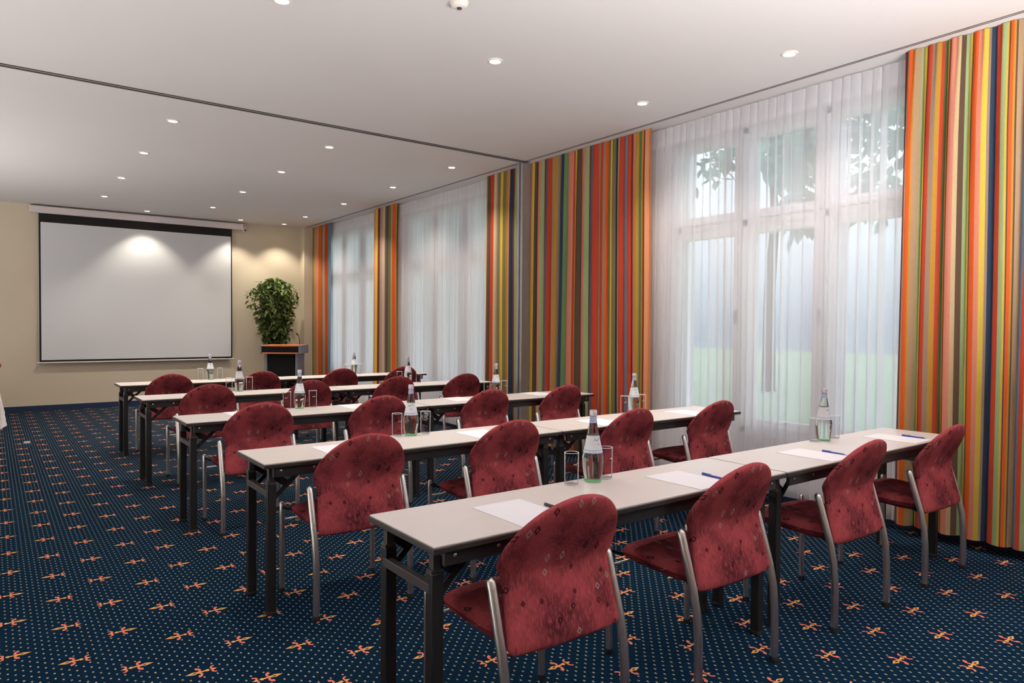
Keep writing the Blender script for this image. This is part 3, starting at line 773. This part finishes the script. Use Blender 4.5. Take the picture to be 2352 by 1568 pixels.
# ================================================================== LEFT EDGE: covered table and a chair beyond
lt = empty('side_table', (-.452, 8.0, 0), label='small table under a white cloth at the left edge', cat='table')
for sx in (-1, 1):
    for sy in (-1, 1): MB().box(sx * .44 - .02, sx * .44 + .02, sy * .52 - .02, sy * .52 + .02, 0, .72, .003).build('leg', M['black_metal'], lt)
MB().box(-.5, .5, -.6, .6, .715, .738, .004).build('tabletop', M['laminate'], lt)
rows = []
for j, (g, z) in enumerate(((.0, .742), (.985, .742), (1.0, .736), (1.012, .66), (1.034, .56), (1.058, .47))):
    row = []
    for k in range(96):
        a = 2 * PI * k / 96; c, s = math.cos(a), math.sin(a); m = max(abs(c), abs(s)); sqx, sqy = c / m, s / m
        wob = (1 + .012 * math.sin(10 * a) * max(0, j - 2)); row.append((.515 * sqx * g * wob, .615 * sqy * g * wob, z))
    rows.append(row)
tc = MB().quadgrid(rows, True).build('tablecloth', M['cloth'], None, True)
tc.location = (-.452, 8.0, 0); tag(tc, 'white cloth draped over the table at the left edge', 'tablecloth')
sc_ = copy_tree(ch0); sc_.location = (-.190, 10.9, 0); sc_.rotation_euler = (0, 0, PI / 2)
tag(sc_, 'burgundy chair turned sideways at the far left edge of the room', 'chair', 'burgundy chairs at the tables')
fo = empty('floor_outlet', (.329, 9.767, 0), label='small pale outlet cover set into the carpet at the left', cat='outlet')
MB().box(-.030, .030, -.075, .075, 0, .006, .002).build('cover_plate', M['alu'], fo)

# ================================================================== OUTSIDE
tag(MB().box(5.36, 7.6, -6, 22, -.16, -.04).build('terrace', M['terrace']), kind='structure')
tag(MB().box(7.6, 40, -20, 40, -.16, -.06).build('lawn', M['lawn']), kind='structure')
def tree(x, y, h, w, z0, n, lab, seed):
    r = empty('garden_tree', (x, y, -.06), label=lab, cat='tree', group='trees outside the windows'); rn = random.Random(seed)
    MB().tube([(0, 0, 0), (.05, .03, z0 * .6), (.1, -.05, z0), (.05, .1, h * .7)], [.16, .13, .10, .04], 10).build('trunk', M['bark'], r, True)
    P = []; blobs = [(rn.gauss(0, w * .5), rn.gauss(0, w * .5), rn.uniform(z0, h), rn.uniform(.45, .9)) for _ in range(22)]
    for _ in range(n):
        bx, by, bz, br = rn.choice(blobs); d = Vector((rn.gauss(0, 1), rn.gauss(0, 1), rn.gauss(0, 1))).normalized() * br * rn.uniform(.5, 1)
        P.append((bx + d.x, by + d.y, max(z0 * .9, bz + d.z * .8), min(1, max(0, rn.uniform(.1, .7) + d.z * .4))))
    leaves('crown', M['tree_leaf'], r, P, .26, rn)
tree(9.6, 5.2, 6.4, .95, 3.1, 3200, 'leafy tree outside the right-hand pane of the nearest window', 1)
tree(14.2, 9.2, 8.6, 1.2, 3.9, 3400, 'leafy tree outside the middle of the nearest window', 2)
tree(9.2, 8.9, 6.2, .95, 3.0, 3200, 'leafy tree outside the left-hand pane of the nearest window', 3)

# ================================================================== LIGHT
w = bpy.data.worlds.new('daylight'); bpy.context.scene.world = w; w.use_nodes = True
nt = w.node_tree; bg = nt.nodes['Background']
tcn = nt.nodes.new('ShaderNodeTexCoord'); sp = nt.nodes.new('ShaderNodeSeparateXYZ'); cr = nt.nodes.new('ShaderNodeValToRGB')
nt.links.new(tcn.outputs['Generated'], sp.inputs[0]); mr = nt.nodes.new('ShaderNodeMapRange'); mr.inputs[1].default_value = -1; mr.inputs[2].default_value = 1
nt.links.new(sp.outputs[2], mr.inputs[0]); nt.links.new(mr.outputs[0], cr.inputs[0])
cr.color_ramp.elements[0].position = .5; cr.color_ramp.elements[0].color = (.085, .105, .135, 1)
cr.color_ramp.elements[1].position = .92; cr.color_ramp.elements[1].color = (1.0, 1.0, 1.06, 1)
nt.links.new(cr.outputs[0], bg.inputs[0]); bg.inputs[1].default_value = 5.0

for nm, loc, sx, sy_, e in (('fill_uplight_left', (-1.7, 3.6, .25), 2.4, 4.0, 105), ('fill_uplight_left', (-1.9, 9.4, .25), 2.4, 2.4, 115), ('fill_uplight_rear', (2.4, -.65, 1.0), 2.4, 1.4, 370)):  # fill lamps added out of view to brighten the ceiling, not room fixtures
    la = bpy.data.lights.new(nm, 'AREA'); la.shape = 'RECTANGLE'; la.size = sx; la.size_y = sy_; la.energy = e; la.color = (1.0, .965, .955)
    lo = bpy.data.objects.new(nm, la); C.objects.link(lo); lo.location = loc; lo.rotation_euler = (PI, 0, 0)

# ================================================================== CAMERA
yaw, pitch, roll, h = .6426975, -.0219848, .0067112, 1.38005
cy, sy, cp, sp_ = math.cos(yaw), math.sin(yaw), math.cos(pitch), math.sin(pitch)
fw = Vector((sy * cp, cy * cp, sp_)); rt = Vector((cy, -sy, 0)); up = rt.cross(fw)
r2 = rt * math.cos(roll) + up * math.sin(roll); u2 = -rt * math.sin(roll) + up * math.cos(roll)
cam = bpy.data.cameras.new('camera'); co = bpy.data.objects.new('camera', cam); C.objects.link(co)
co.matrix_world = Matrix(((r2.x, u2.x, -fw.x, 0), (r2.y, u2.y, -fw.y, 0), (r2.z, u2.z, -fw.z, h), (0, 0, 0, 1)))
cam.sensor_width = 36.0; cam.lens = 1600.4306 * 36.0 / 2352.0; cam.clip_start = .02; cam.clip_end = 200
sc = bpy.context.scene; sc.camera = co
sc.view_settings.view_transform = 'Standard'; sc.view_settings.look = 'None'; sc.view_settings.exposure = 0.2
try:
    sc.cycles.use_denoising = True; sc.cycles.max_bounces = 10; sc.cycles.diffuse_bounces = 4; sc.cycles.glossy_bounces = 4
    sc.cycles.transmission_bounces = 8; sc.cycles.transparent_max_bounces = 16; sc.cycles.use_adaptive_sampling = True; sc.cycles.adaptive_threshold = .07; sc.cycles.use_light_tree = False; sc.cycles.sample_clamp_indirect = 6.0
except Exception: pass
